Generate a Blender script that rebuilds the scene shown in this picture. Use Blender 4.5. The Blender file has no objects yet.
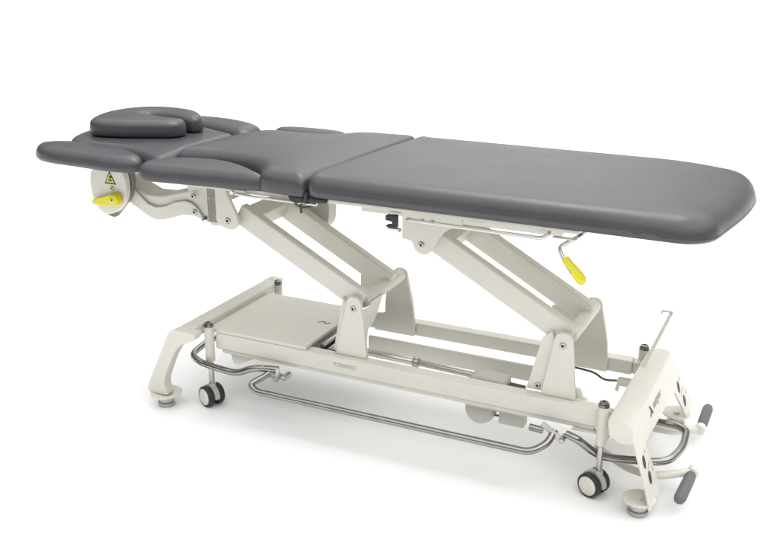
import bpy, bmesh, math, random
import numpy as np
from mathutils import Vector, Matrix
from mathutils.geometry import delaunay_2d_cdt

random.seed(3)
scene = bpy.context.scene
COL = scene.collection
R = math.radians

# ------------------------------------------------------------------ materials
def mat(name, col, rough=.5, metal=0.0, bump=0.0, bscale=200.0, spec=.5, vary=0.0, vscale=6.0, coat=0.0,
        bump2=0.0, bscale2=12.0, rvary=0.0):
    m = bpy.data.materials.new(name); m.use_nodes = True
    nt = m.node_tree; N = nt.nodes; L = nt.links
    b = N['Principled BSDF']
    b.inputs['Base Color'].default_value = (*col, 1)
    b.inputs['Roughness'].default_value = rough
    b.inputs['Metallic'].default_value = metal
    b.inputs['Specular IOR Level'].default_value = spec
    b.inputs['Coat Weight'].default_value = coat
    tc = N.new('ShaderNodeTexCoord')
    if vary or rvary:
        n = N.new('ShaderNodeTexNoise'); n.inputs['Scale'].default_value = vscale
        n.inputs['Detail'].default_value = 6; n.inputs['Roughness'].default_value = .6
        L.new(tc.outputs['Object'], n.inputs['Vector'])
        if vary:
            r = N.new('ShaderNodeValToRGB')
            r.color_ramp.elements[0].position = .3; r.color_ramp.elements[1].position = .7
            r.color_ramp.elements[0].color = (*[c*(1-vary) for c in col], 1)
            r.color_ramp.elements[1].color = (*[min(1, c*(1+vary)) for c in col], 1)
            L.new(n.outputs['Fac'], r.inputs['Fac']); L.new(r.outputs['Color'], b.inputs['Base Color'])
        if rvary:
            q = N.new('ShaderNodeMapRange')
            q.inputs['From Min'].default_value = .3; q.inputs['From Max'].default_value = .7
            q.inputs['To Min'].default_value = rough-rvary; q.inputs['To Max'].default_value = rough+rvary
            L.new(n.outputs['Fac'], q.inputs['Value']); L.new(q.outputs['Result'], b.inputs['Roughness'])
    prev = None
    for st, sc, dist in ((bump2, bscale2, .004), (bump, bscale, .0006)):
        if st:
            n2 = N.new('ShaderNodeTexNoise'); n2.inputs['Scale'].default_value = sc
            n2.inputs['Detail'].default_value = 4
            L.new(tc.outputs['Object'], n2.inputs['Vector'])
            bp = N.new('ShaderNodeBump'); bp.inputs['Strength'].default_value = st
            bp.inputs['Distance'].default_value = dist
            L.new(n2.outputs['Fac'], bp.inputs['Height'])
            if prev: L.new(prev.outputs['Normal'], bp.inputs['Normal'])
            prev = bp
    if prev: L.new(prev.outputs['Normal'], b.inputs['Normal'])
    return m

VINYL  = mat('grey_vinyl', (.058, .0555, .0615), .34, bump=.8, bscale=520, vary=.07, vscale=9, bump2=.45, bscale2=8, rvary=.05)
CREAM  = mat('cream_powder_coat', (.655, .640, .572), .40, bump=.45, bscale=700, vary=.03, vscale=11, rvary=.07)
CREAMP = mat('cream_plastic', (.69, .672, .60), .35, bump=.1, bscale=400, vary=.02)
GREYP  = mat('warm_grey_plastic', (.36, .355, .33), .45, bump=.15, bscale=300, vary=.03)
CHROME = mat('polished_steel', (.30, .29, .275), .13, 1.0, bump=.15, bscale=120, vary=.12, rvary=.08, vscale=22)
STEEL  = mat('zinc_steel', (.45, .44, .42), .32, 1.0, bump=.1, bscale=300, rvary=.08, vscale=40)
CAPM   = mat('dark_chrome', (.20, .195, .19), .25, 1.0, bump=.1, bscale=300, rvary=.05)
ALU    = mat('aluminium', (.62, .61, .58), .35, 1.0, bump=.1, bscale=200, rvary=.06, vscale=30)
BLACK  = mat('black_plastic', (.012, .012, .012), .4, bump=.2, bscale=300)
TYRE   = mat('dark_rubber', (.028, .027, .025), .55, bump=.2, bscale=500, vary=.1)
GRIP   = mat('grey_rubber', (.13, .13, .135), .6, bump=.5, bscale=500, vary=.06)
YELLOW = mat('yellow_plastic', (.68, .61, .02), .35, bump=.1, bscale=200, vary=.03)
DARKM  = mat('dark_steel', (.10, .10, .095), .5, .6, bump=.2, bscale=300, vary=.2)
CREAMD = mat('pale_grey_plastic', (.48, .475, .43), .45, bump=.15, bscale=300, vary=.03)
RATCH  = mat('slate_plastic', (.17, .17, .16), .45, bump=.15, bscale=300, vary=.05)
RECESS = mat('taupe_recess_shade', (.27, .25, .22), .5, bump=.1, bscale=300, vary=.06)  # darkened tone: the shade inside the bracket recess is put into the colour
INK    = mat('dark_ink', (.03, .03, .03), .6)
PALEINK = mat('grey_ink', (.33, .33, .30), .6)
FLOORM = mat('white_seamless_floor', (.90, .90, .90), .75, spec=.15, vary=.006, vscale=1.5, bump=.15, bscale=150)

# ------------------------------------------------------------------ helpers
def obj(name, bm, m, parent=None, bevel=0.0, seg=3, angle=38, label=None):
    me = bpy.data.meshes.new(name)
    bmesh.ops.recalc_face_normals(bm, faces=bm.faces[:])
    bm.to_mesh(me); bm.free()
    for p in me.polygons: p.use_smooth = True
    me.set_sharp_from_angle(angle=R(angle))
    if isinstance(m, (list, tuple)):
        for q in m: me.materials.append(q)
    else: me.materials.append(m)
    o = bpy.data.objects.new(name, me); COL.objects.link(o)
    if parent: o.parent = parent
    if bevel:
        b = o.modifiers.new('bevel', 'BEVEL'); b.width = bevel; b.segments = seg
        b.limit_method = 'ANGLE'; b.angle_limit = R(30); b.harden_normals = True
        b.use_clamp_overlap = True
    if label: o['label'] = label
    return o

def B(): return bmesh.new()

def box(bm, x0, x1, y0, y1, z0, z1):
    v = [bm.verts.new((x, y, z)) for x in (x0, x1) for y in (y0, y1) for z in (z0, z1)]
    for f in ((0,1,3,2),(4,6,7,5),(0,4,5,1),(2,3,7,6),(0,2,6,4),(1,5,7,3)):
        bm.faces.new([v[i] for i in f])

def prism(bm, pts, y0, y1, holes=None):
    """XZ outline extruded along Y"""
    a = [bm.verts.new((x, y0, z)) for x, z in pts]; b = [bm.verts.new((x, y1, z)) for x, z in pts]
    bm.faces.new(a); bm.faces.new(list(reversed(b)))
    n = len(pts)
    for i in range(n): bm.faces.new((a[i], b[i], b[(i+1) % n], a[(i+1) % n]))

def extr(bm, pts3, vec):
    vec = Vector(vec)
    a = [bm.verts.new(Vector(p)) for p in pts3]; b = [bm.verts.new(Vector(p)+vec) for p in pts3]
    bm.faces.new(a); bm.faces.new(list(reversed(b)))
    n = len(pts3)
    for i in range(n): bm.faces.new((a[i], b[i], b[(i+1) % n], a[(i+1) % n]))

def frame_for(d):
    d = d.normalized(); up = Vector((0, 0, 1)) if abs(d.z) < .9 else Vector((1, 0, 0))
    s = d.cross(up).normalized(); return s, s.cross(d).normalized()

def lathe(bm, p0, axis, prof, seg=28, mi=None):
    """profile [(t along axis, radius)] revolved round p0 + t*axis"""
    p0 = Vector(p0); ax = Vector(axis).normalized(); s, u = frame_for(ax)
    rings = []
    for t, r in prof:
        if r < 1e-6: rings.append([bm.verts.new(p0+ax*t)]); continue
        rings.append([bm.verts.new(p0+ax*t+(s*math.cos(2*math.pi*k/seg)+u*math.sin(2*math.pi*k/seg))*r) for k in range(seg)])
    for i in range(len(rings)-1):
        a, b = rings[i], rings[i+1]
        for k in range(seg):
            if len(a) == 1 and len(b) == 1: continue
            if len(a) == 1: f = bm.faces.new((a[0], b[k], b[(k+1) % seg]))
            elif len(b) == 1: f = bm.faces.new((a[k], a[(k+1) % seg], b[0]))
            else: f = bm.faces.new((a[k], a[(k+1) % seg], b[(k+1) % seg], b[k]))
            if mi: f.material_index = mi[i]
    if len(rings[0]) > 1: bm.faces.new(rings[0])
    if len(rings[-1]) > 1: bm.faces.new(rings[-1])

def cyl(bm, a, b, r, r2=None, seg=24, ch=None):
    a = Vector(a); b = Vector(b); L_ = (b-a).length; r2 = r if r2 is None else r2
    ch = min(r*.18, .002) if ch is None else ch
    lathe(bm, a, b-a, [(0, r-ch), (ch*.3, r-ch*.3), (ch, r), (L_-ch, r2), (L_-ch*.3, r2-ch*.3), (L_, r2-ch)], seg)

def fillet(pts, rad, n=7):
    pts = [Vector(p) for p in pts]; out = [pts[0]]
    for i in range(1, len(pts)-1):
        p = pts[i]; a = pts[i-1]-p; b = pts[i+1]-p
        r_ = rad[i] if isinstance(rad, (list, tuple)) else rad
        t = min(r_, a.length*.48, b.length*.48)
        p0 = p+a.normalized()*t; p1 = p+b.normalized()*t
        for k in range(n+1):
            q = k/n; out.append(p0*(1-q)**2+p*2*q*(1-q)+p1*q*q)
    out.append(pts[-1]); return out

def tube(bm, pts, r, rad=.03, seg=18, n=7):
    P = fillet(pts, rad, n)
    Q = [P[0]]
    for p in P[1:]:
        if (p-Q[-1]).length > 1e-4: Q.append(p)
    P = Q
    d = (P[1]-P[0]).normalized(); s, u = frame_for(d); rings = []
    for i, p in enumerate(P):
        if i == 0: t = P[1]-P[0]
        elif i == len(P)-1: t = P[-1]-P[-2]
        else: t = (P[i+1]-P[i]).normalized()+(P[i]-P[i-1]).normalized()
        t.normalize()
        s = (s-t*s.dot(t)).normalized(); u = s.cross(t)
        rr = r(i/(len(P)-1)) if callable(r) else r
        rings.append([bm.verts.new(p+(s*math.cos(2*math.pi*k/seg)+u*math.sin(2*math.pi*k/seg))*rr) for k in range(seg)])
    for a, b in zip(rings, rings[1:]):
        for k in range(seg): bm.faces.new((a[k], a[(k+1) % seg], b[(k+1) % seg], b[k]))
    bm.faces.new(rings[0]); bm.faces.new(rings[-1])

def catmull(pts, n=8):
    out = []; m = len(pts)
    for i in range(m):
        p0, p1, p2, p3 = (np.array(pts[(i+k) % m], float) for k in (-1, 0, 1, 2))
        for k in range(n):
            t = k/n
            out.append(.5*((2*p1)+(-p0+p2)*t+(2*p0-5*p1+4*p2-p3)*t*t+(-p0+3*p1-3*p2+p3)*t**3))
    return np.array(out)

def resample(P, step):
    Q = np.vstack([P, P[:1]]); L_ = np.r_[0, np.cumsum(np.linalg.norm(np.diff(Q, axis=0), axis=1))]
    n = int(L_[-1]/step); t = np.linspace(0, L_[-1], n, endpoint=False)
    return np.c_[np.interp(t, L_, Q[:, 0]), np.interp(t, L_, Q[:, 1])]

def roundpoly(pts, rads, n=10):
    out = []; m = len(pts)
    for i in range(m):
        p = np.array(pts[i], float); a = np.array(pts[i-1], float)-p; b = np.array(pts[(i+1) % m], float)-p
        la, lb = np.linalg.norm(a), np.linalg.norm(b); t = min(rads[i], la*.5, lb*.5)
        if t < 1e-4: out.append(p); continue
        p0 = p+a/la*t; p1 = p+b/lb*t
        for k in range(n+1):
            q = k/n; out.append(p0*(1-q)**2+p*2*q*(1-q)+p1*q*q)
    return np.array(out)

def seg_dist(pts, poly):
    A = poly; Bv = np.roll(poly, -1, 0)-poly; out = np.full(len(pts), 9e9)
    for a, b in zip(A, Bv):
        d = pts-a; t = np.clip((d@b)/max(b@b, 1e-12), 0, 1)
        out = np.minimum(out, np.linalg.norm(d-t[:, None]*b, axis=1))
    return out

def inside(pts, poly):
    x, y = pts[:, 0], pts[:, 1]; c = np.zeros(len(pts), bool); n = len(poly)
    for i in range(n):
        x0, y0 = poly[i]; x1, y1 = poly[(i+1) % n]
        if y0 == y1: continue
        k = ((y0 > y) != (y1 > y)) & (x < (x1-x0)*(y-y0)/(y1-y0)+x0); c ^= k
    return c

def cushion(name, outline, zb, zt, parent, rnd=.022, crown=.006, tilt=None, step=.009, grid=.012, label=None, soft=.07, rb=.010, rf=None):
    """upholstered pad: outline in plan, rolled top edge, slight crown; tilt(x,y) adds height"""
    P = resample(outline, step)
    area = .5*np.sum(P[:, 0]*np.roll(P[:, 1], -1)-np.roll(P[:, 0], -1)*P[:, 1])
    if area < 0: P = P[::-1].copy()
    T = np.roll(P, -1, 0)-np.roll(P, 1, 0); T /= np.linalg.norm(T, axis=1)[:, None]
    Nn = np.c_[-T[:, 1], T[:, 0]]                      # inward
    tl = tilt or (lambda x, y: 0)
    rfun = rf or (lambda x, y: np.full(np.shape(x), rnd))
    def h(d, r):
        e = np.minimum(d, r)
        return zt-crown-r+np.sqrt(np.maximum(r**2-(r-e)**2, 0))+crown*(1-np.exp(-np.maximum(d-r*.3, 0)/soft))
    pts = [P]; ds = [np.zeros(len(P))]
    for k in range(1, 10):
        d = rnd*(1-math.cos(k/10*math.pi/2*1.04)); Q = P+Nn*d; dist = seg_dist(Q, P)
        ok = (dist > d-2e-4) & inside(Q, P); pts.append(Q[ok]); ds.append(dist[ok])
    gx = np.arange(P[:, 0].min(), P[:, 0].max(), grid); gy = np.arange(P[:, 1].min(), P[:, 1].max(), grid)
    G = np.array([(x+(j % 2)*grid*.5, y) for j, y in enumerate(gy) for x in gx])
    G = G[inside(G, P)]; dist = seg_dist(G, P); ok = dist > rnd*1.05
    pts.append(G[ok]); ds.append(dist[ok])
    V = np.vstack(pts); n = len(P)
    r_ = delaunay_2d_cdt([Vector(v) for v in V], [(i, (i+1) % n) for i in range(n)], [], 1, 1e-6)
    vv = np.array([tuple(v) for v in r_[0]]); dd = seg_dist(vv, P); hh = h(dd, rfun(vv[:, 0], vv[:, 1]))
    bm = bmesh.new()
    top = [bm.verts.new((x, y, z+tl(x, y))) for (x, y), z in zip(vv, hh)]
    for f in r_[2]:
        try: bm.faces.new([top[i] for i in f])
        except ValueError: pass
    omap = {}
    for i, orig in enumerate(r_[3]):
        for o_ in orig:
            if o_ < n: omap[o_] = top[i]
    prev = [omap[i] for i in range(n)]
    z0 = h(np.zeros(n), rfun(P[:, 0], P[:, 1]))
    zb = float(zb); rb = float(rb)
    levels = [(z0*.5+(zb+rb)*.5, -.0012), (zb+rb, 0)]+[(zb+rb*(1-math.sin(a)), rb*(1-math.cos(a))) for a in (math.pi/6, math.pi/3, math.pi/2)]
    for z, off in levels:
        ring = [bm.verts.new((P[i, 0]+Nn[i, 0]*off, P[i, 1]+Nn[i, 1]*off, (z if isinstance(z, float) else float(z[i]))+tl(P[i, 0], P[i, 1]))) for i in range(n)]
        for i in range(n):
            j = (i+1) % n
            bm.faces.new((prev[i], prev[j], ring[j], ring[i]))
        prev = ring
    bm.faces.new(prev)
    return obj(name, bm, VINYL, parent, angle=60, label=label)

def bolt(p, axis, r, parent, name='bolt', h=.005):
    bm = B(); ax = Vector(axis).normalized()
    lathe(bm, p, ax, [(0, r), (h*.6, r), (h, r*.78), (h, r*.48), (h*.45, r*.44), (h*.45, 0)], 20, mi=[0, 0, 0, 1, 1])
    return obj(name, bm, [STEEL, INK], parent)

# ------------------------------------------------------------------ the treatment table
root = bpy.data.objects.new('treatment_table', None); COL.objects.link(root)
root['label'] = 'grey padded physiotherapy treatment table on a cream steel height-adjustable frame'
root['category'] = 'treatment table'

# ---- cushions
sm = lambda v: np.clip(v, 0, 1)**2*(3-2*np.clip(v, 0, 1))
footr = lambda x, y: .013+.012*sm((x-.55)/.25)+.029*sm((x+.185)/.085+np.maximum(0, -.25-y)/.05*.6)
chestr = lambda x, y: .015+.019*sm((-.188-x)/.07+np.maximum(0, -.25-y)/.05*.6)
footo = roundpoly([(-.202, -.306), (.80, -.306), (.850, -.262), (.889, -.02), (.896, .15), (.866, .280), (.70, .352), (-.160, .352)],
                  [.030, .15, .15, .12, .09, .11, .14, .03])
cushion('foot_cushion', footo, .744, .815, root, rnd=.042, crown=.007, soft=.09, rf=footr, rb=.016)
chest = catmull([(-.212, -.290), (-.228, -.303), (-.28, -.302), (-.345, -.293), (-.370, -.270), (-.395, -.230), (-.44, -.190), (-.51, -.160), (-.60, -.148),
                 (-.68, -.158), (-.722, -.168), (-.738, -.145), (-.738, -.09), (-.730, -.02), (-.722, .06), (-.705, .14), (-.682, .205), (-.64, .242),
                 (-.55, .245), (-.46, .252), (-.410, .282), (-.375, .325), (-.32, .347), (-.23, .350), (-.180, .342), (-.167, .32), (-.172, .22), (-.185, .02), (-.198, -.18)])
cushion('chest_cushion', chest, .742, .815, root, rnd=.034, crown=.010, rf=chestr)
arm_n = catmull([(-.352, -.268), (-.378, -.292), (-.44, -.301), (-.52, -.309), (-.62, -.321), (-.70, -.330), (-.742, -.325), (-.765, -.298), (-.768, -.258), (-.750, -.222), (-.71, -.188), (-.65, -.166),
                 (-.585, -.158), (-.52, -.168), (-.455, -.196), (-.405, -.228)])
cushion('armrest', arm_n, .740, .799, root, rnd=.029, crown=.010)
arm_f = catmull([(-.385, .300), (-.42, .333), (-.50, .347), (-.60, .342), (-.66, .315), (-.672, .285), (-.64, .262), (-.53, .255), (-.44, .262), (-.40, .280)])
cushion('armrest', arm_f, .745, .810, root, rnd=.032, crown=.008)
head = catmull([(-.712, -.235), (-.728, -.14), (-.735, -.03), (-.730, .08), (-.730, .14), (-.76, .165), (-.82, .190), (-.90, .220), (-1.0, .225), (-1.13, .20), (-1.20, .12), (-1.225, .02), (-1.205, -.08),
                (-1.16, -.15), (-1.06, -.175), (-.95, -.175), (-.86, -.20), (-.79, -.235), (-.74, -.26)])
cushion('head_cushion', head, .745, .801, root, rnd=.026, crown=.004)
lobe_n = catmull([(-.795, -.248), (-.800, -.274), (-.835, -.296), (-.90, -.304), (-1.0, -.296), (-1.12, -.290), (-1.19, -.268), (-1.232, -.225), (-1.225, -.185), (-1.18, -.150),
                  (-1.10, -.130), (-1.02, -.135), (-.93, -.160), (-.86, -.190), (-.82, -.215)])
cushion('head_side_pad', lobe_n, .746, .800, root, rnd=.028, crown=.009)
lobe_f = catmull([(-.700, .242), (-.72, .285), (-.79, .325), (-.88, .352), (-.98, .356), (-1.10, .335), (-1.18, .29), (-1.21, .24), (-1.16, .215), (-1.05, .235), (-.95, .240), (-.86, .212), (-.78, .178), (-.735, .170), (-.705, .20)])
cushion('head_side_pad', lobe_f, .752, .815, root, rnd=.034, crown=.008)
# horseshoe face pillow, open towards the chest cushion
cx, cy = -.985, .062
out = [(-.838, .020), (-.846, -.014), (-.88, -.040), (-.94, -.066), (-1.0, -.092), (-1.075, -.108), (-1.125, -.095), (-1.160, -.03), (-1.178, .05), (-1.165, .13), (-1.12, .19),
       (-1.05, .218), (-.97, .215), (-.91, .192), (-.865, .155), (-.838, .120), (-.835, .090), (-.85, .074), (-.88, .074), (-.92, .090), (-.96, .104), (-1.0, .110), (-1.035, .104), (-1.048, .085),
       (-1.03, .070), (-.98, .064), (-.93, .058), (-.88, .054), (-.85, .044)]
cushion('face_pillow', catmull(out), .802, .862, root, rnd=.021, crown=.008, step=.006, grid=.009)

# ---- sheet boards and rails under the cushions
tf = B()
box(tf, -.165, .54, -.286, -.262, .7335, .7435); box(tf, -.165, .54, .30, .324, .7335, .7435)
box(tf, -.115, .80, -.240, .30, .7355, .7435)
box(tf, -.46, -.205, -.276, -.258, .726, .7405); box(tf, -.46, -.205, .30, .32, .718, .7405)
box(tf, -.70, -.155, -.20, .24, .7315, .7415)
box(tf, -.1, .47, -.180, -.140, .690, .722); box(tf, -.1, .47, .150, .190, .690, .722)
box(tf, -.66, -.17, -.180, -.140, .700, .726); box(tf, -.66, -.17, .150, .190, .700, .726)
for x in (.02, .25, .43): box(tf, x, x+.04, -.262, .30, .7222, .7322)
for x in (-.62, -.40): box(tf, x, x+.04, -.19, .20, .7262, .7312)
obj('top_frame', tf, CREAM, root, bevel=.0025)
ht = B(); box(ht, -1.10, -.73, -.20, .20, .727, .7435); box(ht, -1.0, -.88, -.16, .16, .708, .727)
obj('head_board', ht, CREAM, root, bevel=.003)
for y0, y1, x0 in ((-.285, -.25, -.66), (.28, .32, -.64)):
    aw = B(); box(aw, x0, x0+.25, y0, y1, .731, .7375); obj('armrest_board', aw, CREAM, root, bevel=.002)

# black hinge between chest and foot cushions, with strap and cable
hg = B(); prism(hg, [(-.228, .742), (-.222, .728), (-.203, .720), (-.182, .726), (-.176, .742)], -.292, -.262)
box(hg, -.174, -.162, -.298, -.27, .725, .757); box(hg, -.158, -.105, -.298, -.27, .7325, .745)
hg_shift = Matrix.Translation((-.040, 0, 0)); bmesh.ops.transform(hg, matrix=hg_shift, verts=hg.verts[:])
hinge = obj('hinge', hg, BLACK, root, bevel=.004)
st = B(); box(st, -.2265, -.2205, -.296, -.293, .698, .724); s_ = obj('strap', st, BLACK, hinge)
bmx = B(); tube(bmx, [(-.30, -.20, .715), (-.295, -.24, .706), (-.27, -.262, .716), (-.24, -.268, .704), (-.205, -.27, .712), (-.19, -.27, .722)], .0022, .02)
obj('cable', bmx, DARKM, root)
rc = B()
lathe(rc, (-.452, -.290, .728), (0, 1, 0), [(0, .006), (.012, .006)], 16)
tube(rc, [(-.44, -.285, .726), (-.40, -.285, .723), (-.18, -.285, .724)], .0045, .01)
obj('frame_rod', rc, ALU, root)

# black accessory clip hanging below the near rail
cp = B(); prism(cp, [(.028, .722), (.060, .724), (.060, .690), (.030, .690), (.030, .696), (.048, .698), (.046, .706), (.028, .708)], -.292, -.274)
clip = obj('rail_clip', cp, BLACK, root, bevel=.003)
cl = B(); prism(cl, [(.032, .6885), (.066, .6885), (.070, .680), (.040, .682)], -.292, -.274); obj('clip_foot', cl, ALU, clip, bevel=.0015)

# bright accessory rail under the foot section
ar = B(); tube(ar, [(.088, -.268, .712), (.088, -.288, .716), (.12, -.290, .716), (.448, -.290, .714), (.466, -.288, .724), (.468, -.27, .734), (.468, -.25, .735)], .0052, .012)
obj('accessory_rail', ar, ALU, root)
ab = B(); box(ab, .475, .535, -.289, -.275, .717, .7215); obj('rail_stop', ab, ALU, root, bevel=.002)

# crank lever with yellow grip
ck = B(); tube(ck, [(.545, -.20, .727), (.535, -.262, .722), (.488, -.272, .692), (.513, -.284, .655), (.53, -.29, .636)], .0056, .016)
crank = obj('release_lever', ck, ALU, root)
cg = B(); a = Vector((.508, -.281, .670)); b = Vector((.564, -.286, .610)); lathe(cg, a, b-a, [(0, .0075), (.003, .0095), (.024, .0108), (.050, .0132), (.066, .0132), (.074, .0105), (.078, .005), (.079, 0)], 24)
obj('grip', cg, YELLOW, crank, label='yellow grip of the lever')

# ---- head bracket arm (S-shaped) with its shield and yellow release handle
S_up = [(-.950, .690), (-.906, .650), (-.865, .617), (-.835, .610), (-.800, .616), (-.762, .633), (-.724, .643), (-.700, .640), (-.680, .628), (-.662, .604)]
S_lo = [(-.655, .590), (-.690, .598), (-.728, .598), (-.766, .584), (-.805, .572), (-.840, .568), (-.871, .578), (-.915, .602), (-.960, .628)]
sa = B(); prism(sa, S_up+S_lo, -.156, -.146)
head_arm = obj('head_support_arm', sa, CREAM, root, bevel=.003)
S2u = [(-.965, .700), (-.920, .664), (-.876, .646), (-.818, .647), (-.759, .662), (-.702, .678), (-.650, .690)]
S2l = [(-.650, .610), (-.70, .600), (-.76, .586), (-.82, .574), (-.87, .590), (-.93, .625), (-.97, .65)]
sb = B(); prism(sb, S2u+S2l, -.1455, -.060)
obj('arm_housing', sb, CREAM, head_arm, bevel=.008)
sc_ = B(); prism(sc_, [(x, z+.01) for x, z in S2u]+S2l, .10, .16); obj('far_arm', sc_, CREAM, head_arm, bevel=.006)
# dark ratchet plate behind the shield
dp = B()
prism(dp, [tuple(p) for p in roundpoly([(-1.045, .560), (-1.005, .548), (-.930, .628), (-.917, .690), (-.940, .728), (-1.06, .728), (-1.08, .64)], [.01, .012, .03, .03, .03, .02, .03], 6)], -.175, -.158)
obj('ratchet_plate', dp, RATCH, head_arm, bevel=.002).data.transform(Matrix.Translation((.020, 0, .012)))
sh = B()
prism(sh, [tuple(p) for p in roundpoly([(-1.055, .560), (-.995, .572), (-.950, .628), (-.950, .700), (-.985, .733), (-1.05, .733), (-1.096, .690), (-1.090, .610)], [.028, .03, .03, .045, .03, .04, .045, .04], 8)], -.200, -.177)
shield = obj('cover_plate', sh, CREAMP, root, bevel=.004)
# yellow release handle: round hub and tapering blade
yh = B()
lathe(yh, (-.985, -.2005, .622), (0, -1, 0), [(0, .021), (.010, .0215), (.020, .020), (.026, .016), (.028, .008), (.0285, 0)], 32)
extr(yh, [(-.988, -.204, .6425), (-1.02, -.204, .630), (-1.070, -.204, .614), (-1.078, -.204, .606), (-1.070, -.204, .597), (-1.02, -.204, .598), (-.982, -.204, .602)], (0, -.016, 0))
obj('release_handle', yh, YELLOW, shield, bevel=.003)
# warning label: yellow triangle with black border and pictogram
tri = lambda cx_, cz, s, y: [(cx_, y, cz+s*.62), (cx_-s*.56, y, cz-s*.42), (cx_+s*.56, y, cz-s*.42)]
w0 = B(); extr(w0, tri(-1.010, .682, .040, -.2002), (0, -.0006, 0)); wl = obj('warning_label', w0, BLACK, shield)
w1 = B(); extr(w1, tri(-1.010, .682, .029, -.2009), (0, -.0004, 0)); w1o = obj('label_face', w1, YELLOW, shield)
w2 = B()
extr(w2, [(-1.017, -.2014, .675), (-1.003, -.2014, .675), (-1.000, -.2014, .678), (-1.013, -.2014, .681)], (0, -.0003, 0))
extr(w2, [(-1.012, -.2014, .683), (-1.006, -.2014, .6825), (-1.000, -.2014, .691), (-1.011, -.2014, .692)], (0, -.0003, 0))
obj('label_pictogram', w2, BLACK, shield)
bolt((-1.005, -.2, .652), (0, -1, 0), .007, shield, 'lock_screw', .004)
bolt((-.985, -.2285, .622), (0, -1, 0), .006, shield, 'hub_screw', .002)

for o in [shield]+list(shield.children):
    o.data.transform(Matrix.Translation((.043, 0, .014)))
# upper-left bracket block joining head arm, lift arm and top frame
bk = B()
prism(bk, [tuple(p) for p in roundpoly([(-.722, .697), (-.590, .703), (-.590, .612), (-.600, .588), (-.640, .578), (-.672, .592), (-.700, .640)], [.01, .002, .02, .02, .03, .02, .03], 5)], -.1445, -.110)
prism(bk, [tuple(p) for p in roundpoly([(-.620, .705), (-.560, .705), (-.560, .590), (-.60, .580), (-.620, .583)], [.003, .003, .01, .01, .003], 4)], -.168, -.1465)
brk = obj('head_bracket', bk, CREAM, root, bevel=.003)
bk2 = B()
prism(bk2, [tuple(p) for p in roundpoly([(-.588, .706), (-.553, .706), (-.515, .630), (-.507, .600), (-.530, .578), (-.565, .583), (-.588, .600)], [.003, .005, .03, .03, .03, .03, .01], 6)], -.182, -.1685)
prism(bk2, [tuple(p) for p in roundpoly([(-.600, .706), (-.553, .706), (-.515, .630), (-.507, .600), (-.530, .578), (-.565, .583), (-.600, .600)], [.003, .005, .03, .03, .03, .03, .01], 6)], .125, .155)
box(bk2, -.598, -.570, -.130, .126, .655, .705)
pv = obj('pivot_plate', bk2, CREAM, root, bevel=.003)
bolt((-.545, -.182, .608), (0, -1, 0), .009, pv)
for x, z in ((-.686, .662), (-.684, .612)): bolt((x, -.156, z), (0, -1, 0), .0085, brk)
for x, z in ((-.618, .668), (-.598, .668), (-.598, .615)): bolt((x, -.1686, z), (0, -1, 0), .0045, brk, 'screw', .002)
rp = B(); box(rp, -.626, -.5895, -.1686, -.1682, .592, .700); obj('recess_shade_sheet', rp, RECESS, brk)  # thin flat sheet on the block face, coloured as the recess in shade
ls = B(); prism(ls, [(-.668, .592), (-.650, .600), (-.646, .592), (-.664, .584)], -.150, -.1455); obj('latch', ls, DARKM, brk)

# ---- lift arms (H frames) and pedestals
def lift(topx, topz, botx, botz, yN0, yN1, yF0, yF1, wN=.066):
    d = Vector((botx-topx, 0, botz-topz)).normalized(); n = Vector((-d.z, 0, d.x)) if True else None
    if n.z < 0: n = -n
    o = .010     # section sits slightly above the pivot line
    e0, e1 = -.030, .018
    def quad(y0, y1, w0, w1, a0, a1):
        bm = B()
        p = [Vector((topx, y0, topz))+d*a0+n*w0, Vector((topx, y0, topz))+d*a0+n*w1,
             Vector((botx, y0, botz))+d*a1+n*w1, Vector((botx, y0, botz))+d*a1+n*w0]
        extr(bm, p, (0, y1-y0, 0)); return bm
    bm = quad(yN0, yN1, -.018, .046, .000, .004)
    base = obj('lift_arm', bm, CREAM, root, bevel=.006)
    bm = quad(yF0, yF1, -.018, .046, .000, .004); obj('far_tube', bm, CREAM, base, bevel=.006)
    # cross members, just inside both tubes
    bm = B()
    p = [Vector((topx, yN1, topz))+d*a+n*w for a, w in ((.008, -.014), (.008, .042), (.062, .042), (.062, -.014))]
    extr(bm, p, (0, yF0-yN1, 0)); obj('cross_member', bm, CREAM, base, bevel=.004)
    return base
la = lift(-.539, .612, -.128, .395, -.150, -.118, .036, .070)
lb = lift(.084, .620, .491, .395, -.150, -.118, .036, .070)

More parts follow.
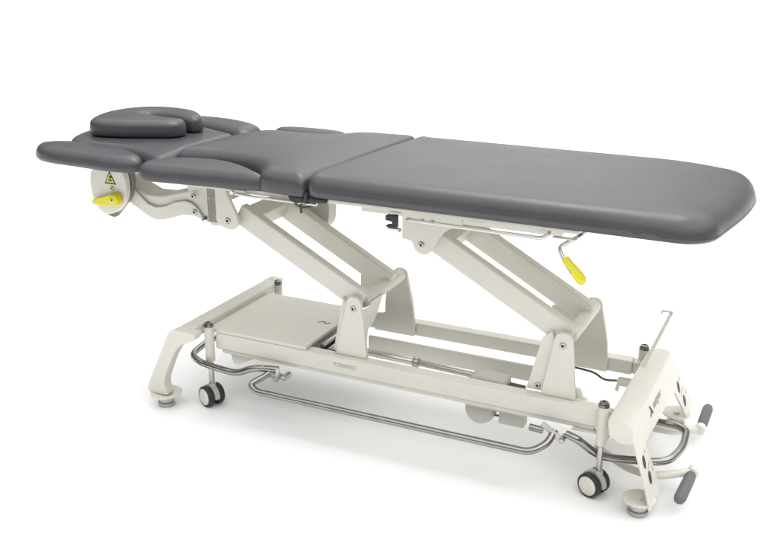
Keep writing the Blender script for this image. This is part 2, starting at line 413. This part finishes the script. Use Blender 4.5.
def pedestal(px, bx0, bx1, pz=.395, far=.140, wide=False):
    bm = B()
    w = .026
    sh_ = [tuple(p) for p in roundpoly([(bx0, .244), (px-w*1.05, pz-.01), (px-w*.8, pz+.034), (px+w*.8, pz+.034), (px+w*1.1, pz-.02), (bx1, .244)], [.001, .03, .032, .032, .03, .001], 8)]
    prism(bm, sh_, -.176, -.164)
    base = obj('pedestal', bm, CREAM, root, bevel=.0025)
    bm = B(); low = (px-.090, .262) if not wide else (px-.056, .262)
    fp = roundpoly([(low[0], .199), (low[0], .256), (px-.053, .262), (px-.050, .330), (px-w*1.15, pz-.01), (px-w*.8, pz+.026), (px+w*.75, pz+.026), (px+w*1.1, pz-.02), (px+.048, .290), (px+.050, .199)], [.001, .008, .006, .02, .02, .03, .03, .03, .06, .001], 8)
    prism(bm, [tuple(p) for p in fp], far, far+.014)
    obj('far_plate', bm, CREAM, base, bevel=.0025)
    # end plate welded to the inner tube
    bm = B(); prism(bm, [(px-.105, pz+.012), (px-.105, pz-.060), (px-.070, pz-.068), (px-.030, pz-.040), (px-.02, pz+.02)], .0715, .080)
    obj('tube_end_plate', bm, CREAM, base, bevel=.002)
    # web facing the foot end, cut away diagonally towards the far side
    if not wide:
        bm = B(); extr(bm, [Vector((px+.0225, y, z)) for y, z in ((-.1635, .2435), (-.1635, pz-.006), (-.1172, pz-.006), (-.1172, pz+.004), (-.030, pz+.004), (-.075, .348), (-.095, .332), (-.134, .320), (-.148, .2435))], (.004, 0, 0))
        obj('web_plate', bm, CREAM, base, bevel=.0015)
    bm = B(); cyl(bm, (px, -.1172, pz+.004), (px, far-.0003, pz+.004), .0215, seg=40)
    obj('cross_tube', bm, CREAM, base)
    bolt((px, -.176, pz), (0, -1, 0), .0085, base)
    return base
pa = pedestal(-.130, -.190, -.088)
pb = pedestal(.490, .437, .532, wide=True)
# darker link plate beside the right pedestal
lk = B(); prism(lk, [(.392, .247), (.438, .247), (.470, .375), (.455, .425), (.428, .400)], -.1625, -.152)
lk_o = obj('link_plate', lk, CREAM, pb, bevel=.002)
bolt((.424, -.1625, .262), (0, -1, 0), .008, pb)
lk2 = B(); prism(lk2, [(-.205, .246), (-.19, .246), (-.16, .40), (-.172, .42)], -.163, -.150); obj('link_plate', lk2, CREAM, pa, bevel=.002)

# upper right bracket
ub = B()
prism(ub, [tuple(p) for p in roundpoly([(.028, .706), (.028, .630), (.058, .626), (.066, .600), (.088, .590), (.112, .598), (.126, .625), (.150, .665), (.200, .690), (.200, .706)], [.003, .003, .01, .02, .025, .02, .02, .04, .02, .003], 6)], -.186, -.1815)
box(ub, .028, .19, -.1812, -.1505, .675, .7065)
ubo_far = B()
prism(ubo_far, [tuple(p) for p in roundpoly([(.028, .690), (.028, .63), (.058, .626), (.066, .600), (.088, .590), (.112, .598), (.126, .625), (.150, .665), (.200, .690)], [.003, .003, .01, .02, .025, .02, .02, .04, .003], 6)], .13, .142)
ubo = obj('upper_bracket', ub, CREAM, root, bevel=.0025)
box(ubo_far, .030, .19, .142, .16, .650, .6895); obj('far_bracket', ubo_far, CREAM, ubo, bevel=.0025)
bolt((.086, -.186, .620), (0, -1, 0), .008, ubo)
for x in (.088, .118): bolt((x, -.186, .688), (0, -1, 0), .005, ubo, 'screw', .002)

# lift motor cover hanging behind the left arm
mc = B(); prism(mc, [tuple(p) for p in roundpoly([(-.480, .690), (-.365, .690), (-.358, .600), (-.363, .540), (-.415, .510), (-.480, .520)], [.01, .01, .03, .03, .03, .03], 6)], .10, .15)
obj('motor_cover', mc, CREAMD, root, bevel=.012, seg=4)

# ---- base frame
bf = B()
box(bf, -.605, .603, -.200, -.158, .191, .243)
box(bf, -.605, .610, .158, .200, .194, .238)
box(bf, .6345, .675, -.157, .157, .200, .2345)
box(bf, .6035, .6340, -.190, -.160, .200, .238)
box(bf, .6105, .6340, .160, .198, .197, .2355)
box(bf, .6342, .670, -.196, -.1572, .1995, .238); box(bf, .6342, .670, .1572, .196, .1995, .235)
base = obj('base_frame', bf, CREAM, root, bevel=.005)
tr = B(); box(tr, -.585, .592, -.194, -.170, .178, .1905); obj('lower_trim', tr, CREAM, base, bevel=.002)
cv = B(); box(cv, -.634, -.281, -.197, .156, .2435, .2555); obj('cover_panel', cv, CREAM, base, bevel=.003, label='flat cream cover panel at the head end of the base')
gd = B(); box(gd, -.585, -.300, -.155, .155, .1885, .232); obj('inner_housing', gd, GREYP, base, bevel=.004)
cb = B(); box(cb, -.170, .385, -.006, .006, .190, .241); obj('push_bar', cb, CREAM, root, bevel=.005)
# crossbeam + near/far cast feet at the head end
xb = B(); box(xb, -.690, -.6345, -.262, .228, .240, .276); beam = obj('cross_beam', xb, CREAM, root, bevel=.008)
stubs = B(); box(stubs, -.6343, -.604, -.214, -.1985, .2405, .262)
obj('corner_block', stubs, CREAM, beam, bevel=.004)

def levelling(parent, x, y, z=.036, r=.050):
    bm = B(); lathe(bm, (x, y, z), (0, 0, 1), [(0, r*.80), (.003, r*.97), (.007, r), (.009, r*.985), (.0085, r*.93), (.004, r*.45), (.004, r*.22), (.010, r*.2), (.010, 0)], 44)
    obj('foot_disc', bm, CREAMP, parent)
    bm = B(); lathe(bm, (x, y, 0), (0, 0, 1), [(0, .024), (.003, .027), (.012, .027), (.014, .022), (.018, .022), (.020, .0255), (.030, .0255), (.0355, .023)], 32)
    obj('levelling_pad', bm, STEEL, parent)

def cast_leg(y0, y1, far=False):
    bm = B()
    pts = roundpoly([(-.640, .275), (-.703, .275), (-.745, .185), (-.800, .075), (-.808, .043), (-.725, .043), (-.742, .085), (-.706, .170), (-.672, .226), (-.645 if far else -.612, .240 if far else .252), (-.642 if far else -.605, .272)],
                    [.01, .03, .05, .05, .015, .015, .04, .05, .05, .01, .012], 8)
    prism(bm, [tuple(p) for p in pts], y0, y1)
    o = obj('cast_leg', bm, CREAM, root, bevel=.012, seg=4)
    levelling(o, -.752, (y0+y1)/2+.005)
    return o
cast_leg(-.298, -.2625)
cast_leg(.2285, .262, True)

# ---- casters
def caster(x, y, ztop=.277, ax=(.38, .93), trail=(0, 0), zc=.034):
    bm = B(); lathe(bm, (x, y, .152), (0, 0, 1), [(0, .0125), (.002, .0145), (ztop-.015-.152, .0150), (ztop-.013-.152, .0135)], 28)
    post = obj('caster_post', bm, CREAM, root)
    bm = B(); lathe(bm, (x, y, ztop-.0135), (0, 0, 1), [(0, .0145), (.004, .015), (.008, .0145), (.008, .0115), (.013, .0110), (.014, .009), (.0145, .0045), (.011, .004), (.011, 0)], 24, mi=[0, 0, 0, 0, 0, 0, 1, 1])
    obj('post_cap', bm, [CAPM, INK], post)
    bm = B(); cyl(bm, (x, y, .060), (x, y, .152), .0085); obj('stem', bm, STEEL, post)
    a = Vector((ax[0], ax[1], 0)).normalized(); c = Vector((x+trail[0], y+trail[1], zc))
    t = Vector((a.y, -a.x, 0))
    # hood: an arch over the wheels
    bm = B(); arc = []
    for k in range(15):
        q = math.pi*(-.05+k/14*1.12); arc.append((math.cos(q)*.0365, math.sin(q)*.0365))
    inn = [(u*.72, v*.72) for u, v in reversed(arc)]
    p = [c+t*u+Vector((0, 0, v))-a*.0082 for u, v in arc+inn]
    extr(bm, p, a*.0164)
    lathe(bm, Vector((x, y, zc+.026)), (0, 0, 1), [(0, .0115), (.014, .0115), (.016, .0095)], 20)
    obj('fork', bm, CREAMD, post, bevel=.0015)
    for s in (-1, 1):
        cc = c+a*s*.0195
        bm = B(); lathe(bm, cc-a*.0095, a, [(0, .0265), (.0, .0315), (.003, .0338), (.016, .0338), (.019, .0315), (.019, .0265)], 40)
        obj('tyre', bm, TYRE, post)
        bm = B(); lathe(bm, cc+a*s*.0088, a*s, [(0, .0268), (.0018, .0262), (.0030, .0245), (.0034, .010), (.0030, 0)], 40)
        obj('wheel_disc', bm, CREAMP, post)
    return post
caster(-.618, -.2125, .281, trail=(-.004, .000))
caster(-.632, .215, .281, trail=(-.02, 0))
caster(.617, -.2125, .276, trail=(-.012, .004))
caster(.632, .205, .277, trail=(.0, .0), ax=(.5, .86))

# ---- foot-end panel: folded sheet with splayed legs and a lip
nrm = Vector((1, 0, .3)).normalized()
PX = lambda z: .7805-.3*z
def onp(y, z, o=0): return Vector((PX(z), y, z))+nrm*o
ol = roundpoly([(-.268, .250), (-.290, .228), (-.276, .095), (-.286, .032), (-.160, .022), (-.168, .090), (-.204, .176), (.185, .156), (.262, .040), (.382, .036), (.372, .062), (.232, .250)],
               [.001, .018, .02, .008, .008, .02, .016, .02, .01, .008, .01, .001], 6)
ep = B(); extr(ep, [onp(y, z) for y, z in ol], -nrm*.006)
panel = obj('end_panel', ep, CREAM, root, bevel=.0022, label='cream end panel with small lettering and two splayed legs')
lp = B()
A0 = onp(0, .250); Bk = Vector((.646, 0, .2625)); Ck = Vector((.6985, 0, .2735))
bend = [A0*(1-t)**2+Ck*2*t*(1-t)+Bk*t*t for t in [k/14 for k in range(15)]]
# one folded sheet: the top rolls over the near end and runs down as a side flange
rr = .011
rows = [(.232, 0.0), (.10, 0.0), (-.08, 0.0), (-.2752, 0.0)]
for a_ in (18, 36, 54, 72, 90): rows.append((-.2752-rr*math.sin(R(a_)), rr*(1-math.cos(R(a_)))))
rows += [(-.2862, .030), (-.2862, .040), (-.2862, .052)]
nb = len(bend); grid_v = []
for (yy, dz) in rows:
    line = []
    for q, p in enumerate(bend):
        u = q/(nb-1); y_ = yy
        if yy > .2: y_ = yy-.026*min(1, (p-A0).length/.06)
        low = .205+.022*abs(2*u-1)**4+.010*(1-u)          # rounded lower corners of the flange
        z_ = p.z-dz
        if dz > rr+.001: z_ = p.z-rr-(p.z-rr-low)*(dz-.020)/.032
        x_ = p.x
        if dz > 0: x_ = p.x+(.3*(p.z-z_))*(1-u)+.14*(p.z-z_)*u
        line.append(lp.verts.new((x_, y_, z_)))
    grid_v.append(line)
for a_, b_ in zip(grid_v, grid_v[1:]):
    for q in range(nb-1): lp.faces.new((a_[q], a_[q+1], b_[q+1], b_[q]))
lip = obj('top_lip', lp, CREAM, panel, angle=60)
so = lip.modifiers.new('thickness', 'SOLIDIFY'); so.thickness = .0055; so.offset = 0
be = lip.modifiers.new('bevel', 'BEVEL'); be.width = .0018; be.segments = 2; be.limit_method = 'ANGLE'; be.angle_limit = R(50)
lw = B(); tube(lw, [(.655, -.255, .20), (.690, -.262, .198), (.700, -.262, .225)], .004, .02); obj('lip_stay', lw, GREYP, panel)
bb = B(); box(bb, .662, .692, -.10, .10, .2348, .2585); obj('panel_mount', bb, CREAM, panel, bevel=.004)
levelling(panel, .733, -.250, r=.043); levelling(panel, .731, .285, r=.043)
def oval(y, z, ry, rz, name='marker', m=INK, rot=0, n=22):
    bm = B(); p = []
    for k in range(n):
        q = 2*math.pi*k/n; u = ry*math.cos(q); v = rz*math.sin(q)
        p.append(onp(y+u*math.cos(rot)-v*math.sin(rot), z+u*math.sin(rot)+v*math.cos(rot), .0006))
    extr(bm, p, -nrm*.0004); return obj(name, bm, m, panel)
for y, z, s in ((-.246, .147, 1), (-.226, .096, 1), (.236, .149, -1), (.272, .093, -1)): oval(y, z, .0125, .0175)
# thin arrow marks beside the ovals (plain pictograms)
for y, z in ((-.214, .120), (.262, .122)):
    mk = B(); extr(mk, [onp(y-.016, z-.004, .0008), onp(y+.012, z+.008, .0008), onp(y+.012, z+.0105, .0008), onp(y-.016, z-.0015, .0008)], -nrm*.0004)
    obj('leg_dash', mk, PALEINK, panel)
for y, z in ((-.222, .166), (-.192, .105), (.262, .165), (.302, .108)):
    mk = B(); extr(mk, [onp(y-.004, z-.006, .0008), onp(y+.004, z-.006, .0008), onp(y, z+.007, .0008)], -nrm*.0004)
    obj('leg_arrow', mk, PALEINK, panel)

def text(body, size, parent, name, M, m):
    cu = bpy.data.curves.new('lettering_curve', 'FONT'); cu.body = body; cu.size = size; cu.extrude = .0002; cu.align_x = 'LEFT'; cu.align_y = 'CENTER'
    o = bpy.data.objects.new('lettering_tmp', cu); COL.objects.link(o)
    bpy.context.view_layer.update()
    me = bpy.data.meshes.new_from_object(o.evaluated_get(bpy.context.evaluated_depsgraph_get()))
    bpy.data.objects.remove(o); me.name = name; me.materials.clear(); me.materials.append(m); me.transform(M)
    t = bpy.data.objects.new(name, me); COL.objects.link(t); t.parent = parent; return t
ey = Vector((0, 1, 0)); up = ey.cross(nrm)*-1
if up.z < 0: up = -up
def pm(y, z):
    M = Matrix.Identity(4); c = onp(y, z, .0008)
    for i, v in enumerate((ey, up, nrm)): M[0][i], M[1][i], M[2][i] = v
    M[0][3], M[1][3], M[2][3] = c; return M
text('nattyor', .034, panel, 'lettering', pm(-.062, .217), PALEINK)
lg = B()
extr(lg, [onp(-.102, .231, .0008), onp(-.092, .231, .0008), onp(-.070, .203, .0008), onp(-.079, .203, .0008)], -nrm*.0005)
extr(lg, [onp(-.105, .203, .0009), onp(-.095, .203, .0009), onp(-.082, .216, .0009), onp(-.087, .221, .0009)], -nrm*.0005)
obj('logo', lg, INK, panel)

# small printed plate on the near rail and mark on the cover panel
rl = B()
for x0, x1, z0, z1 in ((-.178, -.112, .2245, .2255), (-.178, -.112, .216, .217), (-.113, -.112, .216, .2255), (-.185, -.178, .2215, .2255), (-.181, -.1795, .214, .2215), (-.168, -.120, .2203, .2213)):
    box(rl, x0, x1, -.2008, -.2002, z0, z1)
obj('rail_print', rl, PALEINK, base)
pmk = B(); 
for (x0, y0, x1, y1) in ((-.345, -.012, -.332, .006), (-.332, .006, -.318, -.010), (-.318, -.010, -.306, .004)):
    d = Vector((x1-x0, y1-y0, 0)); n = Vector((-d.y, d.x, 0)).normalized()*.0018
    extr(pmk, [Vector((x0, y0, .2558))-n, Vector((x1, y1, .2558))-n, Vector((x1, y1, .2558))+n, Vector((x0, y0, .2558))+n], (0, 0, .0004))
obj('panel_print', pmk, INK, base)

# cable hook rising from the panel's far corner
hk = B(); extr(hk, [Vector((.650, .060, .262)), Vector((.662, .060, .262)), Vector((.706, .190, .392)), Vector((.695, .190, .392))], (0, .008, 0))
box(hk, .672, .706, .1905, .1985, .3925, .3985)
box(hk, .671, .676, .1907, .1983, .385, .3923)
obj('cable_hook', hk, CREAM, root, bevel=.002)

# ---- stainless foot bar
fb = B()
tube(fb, [(-.62, .06, .162), (-.690, .04, .158), (-.715, -.09, .155), (-.702, -.20, .152), (-.640, -.238, .152), (-.560, -.248, .150), (-.492, -.250, .148), (-.440, -.246, .176), (-.378, -.235, .180), (-.358, -.228, .178)], .0105, .045, 20)
bar = obj('foot_bar', fb, CHROME, root)
fb = B(); tube(fb, [(-.368, -.224, .180), (-.395, -.250, .158), (-.425, -.285, .142), (-.398, -.296, .128), (.452, -.292, .128), (.487, -.252, .146), (.494, -.222, .170)], .0100, [0, .02, .03, .03, .055, .03, 0], 20)
obj('pedal_rail', fb, CHROME, bar)
fb = B(); tube(fb, [(.425, -.222, .164), (.462, -.222, .162)], .0098); obj('rail_stub', fb, CHROME, bar)
fb = B(); tube(fb, [(.526, -.222, .166), (.556, -.228, .162), (.611, -.192, .104), (.711, -.160, .100), (.778, -.135, .100), (.802, -.040, .100), (.795, .062, .100), (.765, .085, .100), (.66, .080, .102)], .0108, [0, .03, .04, .05, .05, .05, .04, .04, 0], 20)
obj('end_loop', fb, CHROME, bar)
def bracket(x0, z0, x1, z1, y):
    bm = B(); d = Vector((x1-x0, 0, z1-z0)).normalized(); n = Vector((-d.z, 0, d.x))*.0085
    p = [Vector((x0, y, z0))-n, Vector((x1, y, z1))-n, Vector((x1, y, z1))+n, Vector((x0, y, z0))+n]
    extr(bm, p, (0, .006, 0)); o = obj('bar_bracket', bm, STEEL, root, bevel=.002)
    cyl_ = B(); cyl(cyl_, (x1-.006, y-.007, z1+.006), (x1-.006, y+.03, z1+.006), .0075); obj('bracket_pin', cyl_, STEEL, o)
    return o
bracket(.462, .188, .524, .146, -.236); 
b2 = bracket(-.412, .186, -.352, .148, -.244)
bm = B(); cyl(bm, (-.335, -.245, .160), (-.335, -.205, .160), .009); obj('bracket_roller', bm, STEEL, b2)
bm = B(); box(bm, -.362, -.352, -.240, -.234, .150, .186); obj('bracket_tab', bm, ALU, b2, bevel=.0015)
# gusset behind the near left post
gs = B(); prism(gs, [(-.560, .1775), (-.470, .1775), (-.530, .143), (-.550, .143)], -.186, -.178)
obj('gusset', gs, CREAM, base, bevel=.0015)
gs2 = B(); box(gs2, .535, .60, -.204, -.180, .1725, .1775); obj('gusset', gs2, CREAM, base, bevel=.0015)

# ---- pedals at the foot end
def pedal(path, hub, g0, g1):
    bm = B(); tube(bm, path, .0108, .04, 18); p = obj('foot_pedal', bm, CREAM, root)
    bm = B(); h = Vector(hub); lathe(bm, h-Vector((0, .017, 0)), (0, 1, 0), [(0, 0), (.001, .009), (.005, .0145), (.017, .0165), (.029, .0145), (.033, .009), (.034, 0)], 24); obj('joint', bm, CREAMP, p)
    bm = B(); g0 = Vector(g0); g1 = Vector(g1); L_ = (g1-g0).length
    lathe(bm, g0, g1-g0, [(0, .010), (.002, .0135), (.02, .0150), (L_-.02, .0158), (L_-.008, .0135), (L_-.002, .008), (L_, 0)], 28); obj('grip', bm, GRIP, p)
    return p
pedal([(.575, -.075, .066), (.625, -.105, .062), (.675, -.140, .060), (.725, -.152, .060), (.765, -.142, .060), (.835, -.092, .062)], (.840, -.086, .062), (.838, -.106, .061), (.830, -.246, .058))
pedal([(.60, .12, .066), (.68, .115, .062), (.74, .118, .060), (.812, .163, .062)], (.818, .170, .062), (.819, .190, .062), (.818, .322, .064))
ph = B(); cyl(ph, (.585, -.09, .068), (.585, .135, .068), .010); prism(ph, [(.640, .1995), (.664, .1995), (.604, .074), (.592, .078)], .02, .03)
obj('pedal_shaft', ph, CREAM, root, bevel=.001)

# ---- lift actuator between the rails
ac = B(); cyl(ac, (-.150, -.080, .222), (.03, -.080, .219), .0115, seg=28)
act = obj('actuator', ac, ALU, root)
ac = B(); cyl(ac, (.03, -.080, .219), (.30, -.080, .212), .0095, seg=28); obj('piston', ac, STEEL, act)
ac = B(); cyl(ac, (.018, -.080, .219), (.036, -.080, .219), .015, seg=28); obj('collar', ac, STEEL, act)
ac = B(); prism(ac, [tuple(p) for p in roundpoly([(.205, .180), (.205, .224), (.24, .229), (.315, .226), (.318, .180)], [.01, .01, .01, .01, .01], 4)], -.115, -.055); obj('motor', ac, CREAMD, act, bevel=.006)
ac = B(); cyl(ac, (.319, -.085, .205), (.365, -.085, .203), .011); obj('motor_neck', ac, DARKM, act)
um = B(); lathe(um, (.250, -.145, .138), (0, 1, 0), [(0, .030), (.004, .041), (.012, .044), (.052, .044), (.060, .040)], 40)
um_o = obj('motor_housing', um, CREAMD, act)
um = B(); box(um, .308, .382, -.140, -.100, .108, .150); obj('control_box', um, CREAMD, act, bevel=.005)
um = B(); tube(um, [(.285, -.125, .125), (.30, -.12, .122), (.315, -.12, .128)], .003, .01); obj('control_cable', um, DARKM, act)
um = B(); box(um, .210, .384, -.150, -.090, .1505, .178); obj('mount_tray', um, CREAM, act, bevel=.002)
# dark gearbox seen through the gap beside the cover panel
gb = B(); box(gb, -.276, -.205, -.150, .06, .19, .226)
gbo = obj('gearbox', gb, DARKM, root, bevel=.004)
gb = B()
cyl(gb, (-.262, -.13, .2345), (-.262, .03, .2345), .0085)
cyl(gb, (-.232, -.14, .229), (-.232, -.05, .229), .010)
for y in (-.13, -.105, -.08): cyl(gb, (-.215, y, .222), (-.215, y, .240), .006)
obj('drive_rod', gb, STEEL, gbo)
# joint knuckle on the far rail and cable to the foot end
kn = B(); tube(kn, [(.345, .150, .228), (.352, .148, .232), (.362, .146, .215), (.385, .143, .190)], .007, .012); cyl(kn, (.350, .140, .224), (.350, .157, .224), .010)
obj('rail_knuckle', kn, DARKM, root)
kc = B(); tube(kc, [(.40, .148, .194), (.470, .148, .190), (.505, .146, .188), (.535, .140, .172), (.590, .140, .180)], .0035, .02); obj('cable', kc, DARKM, root)
kb = B(); box(kb, .575, .620, .130, .156, .166, .186); prism(kb, [(.575, .172), (.586, .172), (.580, .145), (.570, .150)], .132, .142); obj('cable_clamp', kb, CREAM, root, bevel=.002)
kk = B(); prism(kk, [(.528, .275), (.540, .270), (.546, .252), (.562, .2435), (.528, .2435)], -.162, -.150)
obj('link_lug', kk, CREAM, root, bevel=.002)

# ------------------------------------------------------------------ floor
fm = B(); v = [fm.verts.new(p) for p in ((-60, -60, 0), (60, -60, 0), (60, 60, 0), (-60, 60, 0))]; fm.faces.new(v)
floor = obj('floor', fm, FLOORM); floor['kind'] = 'structure'

# ------------------------------------------------------------------ studio light
w = bpy.data.worlds.new('World'); scene.world = w; w.use_nodes = True
N = w.node_tree.nodes; L = w.node_tree.links; N.clear()
outn = N.new('ShaderNodeOutputWorld'); bg = N.new('ShaderNodeBackground')
tc = N.new('ShaderNodeTexCoord'); sep = N.new('ShaderNodeSeparateXYZ')
L.new(tc.outputs['Generated'], sep.inputs[0])
def mrange(src, a, b_, c, d, smooth=True):
    m = N.new('ShaderNodeMapRange'); m.interpolation_type = 'SMOOTHSTEP' if smooth else 'LINEAR'
    m.inputs['From Min'].default_value = a; m.inputs['From Max'].default_value = b_
    m.inputs['To Min'].default_value = c; m.inputs['To Max'].default_value = d
    L.new(src, m.inputs['Value']); return m.outputs['Result']
def madd(a, b_, op='ADD'):
    m = N.new('ShaderNodeMath'); m.operation = op
    for i, q in enumerate((a, b_)):
        if isinstance(q, (int, float)): m.inputs[i].default_value = q
        else: L.new(q, m.inputs[i])
    return m.outputs[0]
back = mrange(sep.outputs['Y'], -.3, .7, .17, .60)
dx = madd(sep.outputs['X'], .33); win = mrange(madd(dx, dx, 'MULTIPLY'), 0.0, .07, 2.1, .50)
lat = mrange(sep.outputs['X'], -.9, .8, .62, 1.45)
topl = mrange(sep.outputs['Z'], .25, .80, 0.0, 1.85)
stren = madd(madd(madd(back, win, 'MULTIPLY'), topl), lat, 'MULTIPLY')
L.new(stren, bg.inputs['Strength']); bg.inputs['Color'].default_value = (1, 1, 1, 1)
L.new(bg.outputs[0], outn.inputs[0])
ld = bpy.data.lights.new('softbox', 'AREA'); ld.shape = 'RECTANGLE'; ld.size = 1.7; ld.size_y = .8; ld.energy = 42
lo = bpy.data.objects.new('softbox', ld); COL.objects.link(lo); lo.location = (0, .1, 3.2)

# ------------------------------------------------------------------ camera
yaw, pit, rol = -0.44771201, 0.33289214, 0.0010762
fw = Vector((math.sin(yaw)*math.cos(pit), math.cos(yaw)*math.cos(pit), -math.sin(pit)))
r_ = Vector((math.cos(yaw), -math.sin(yaw), 0)); u_ = r_.cross(fw)
r2 = r_*math.cos(rol)+u_*math.sin(rol); u2 = -r_*math.sin(rol)+u_*math.cos(rol)
cam = bpy.data.cameras.new('camera'); co = bpy.data.objects.new('camera', cam); COL.objects.link(co)
cam.sensor_width = 36; cam.lens = 976.7866/780*36; cam.clip_end = 400; cam.clip_start = .05
Mx = Matrix.Identity(4)
for i, vv in enumerate((r2, u2, -fw)): Mx[0][i], Mx[1][i], Mx[2][i] = vv
Mx[0][3], Mx[1][3], Mx[2][3] = 1.0019322809805502*1.1, -2.2709074803008753*1.1, 1.275320485507147*1.1
co.matrix_world = Mx
scene.camera = co
scene.view_settings.view_transform = 'Standard'; scene.view_settings.look = 'None'
scene.view_settings.exposure = 0; scene.view_settings.gamma = 1
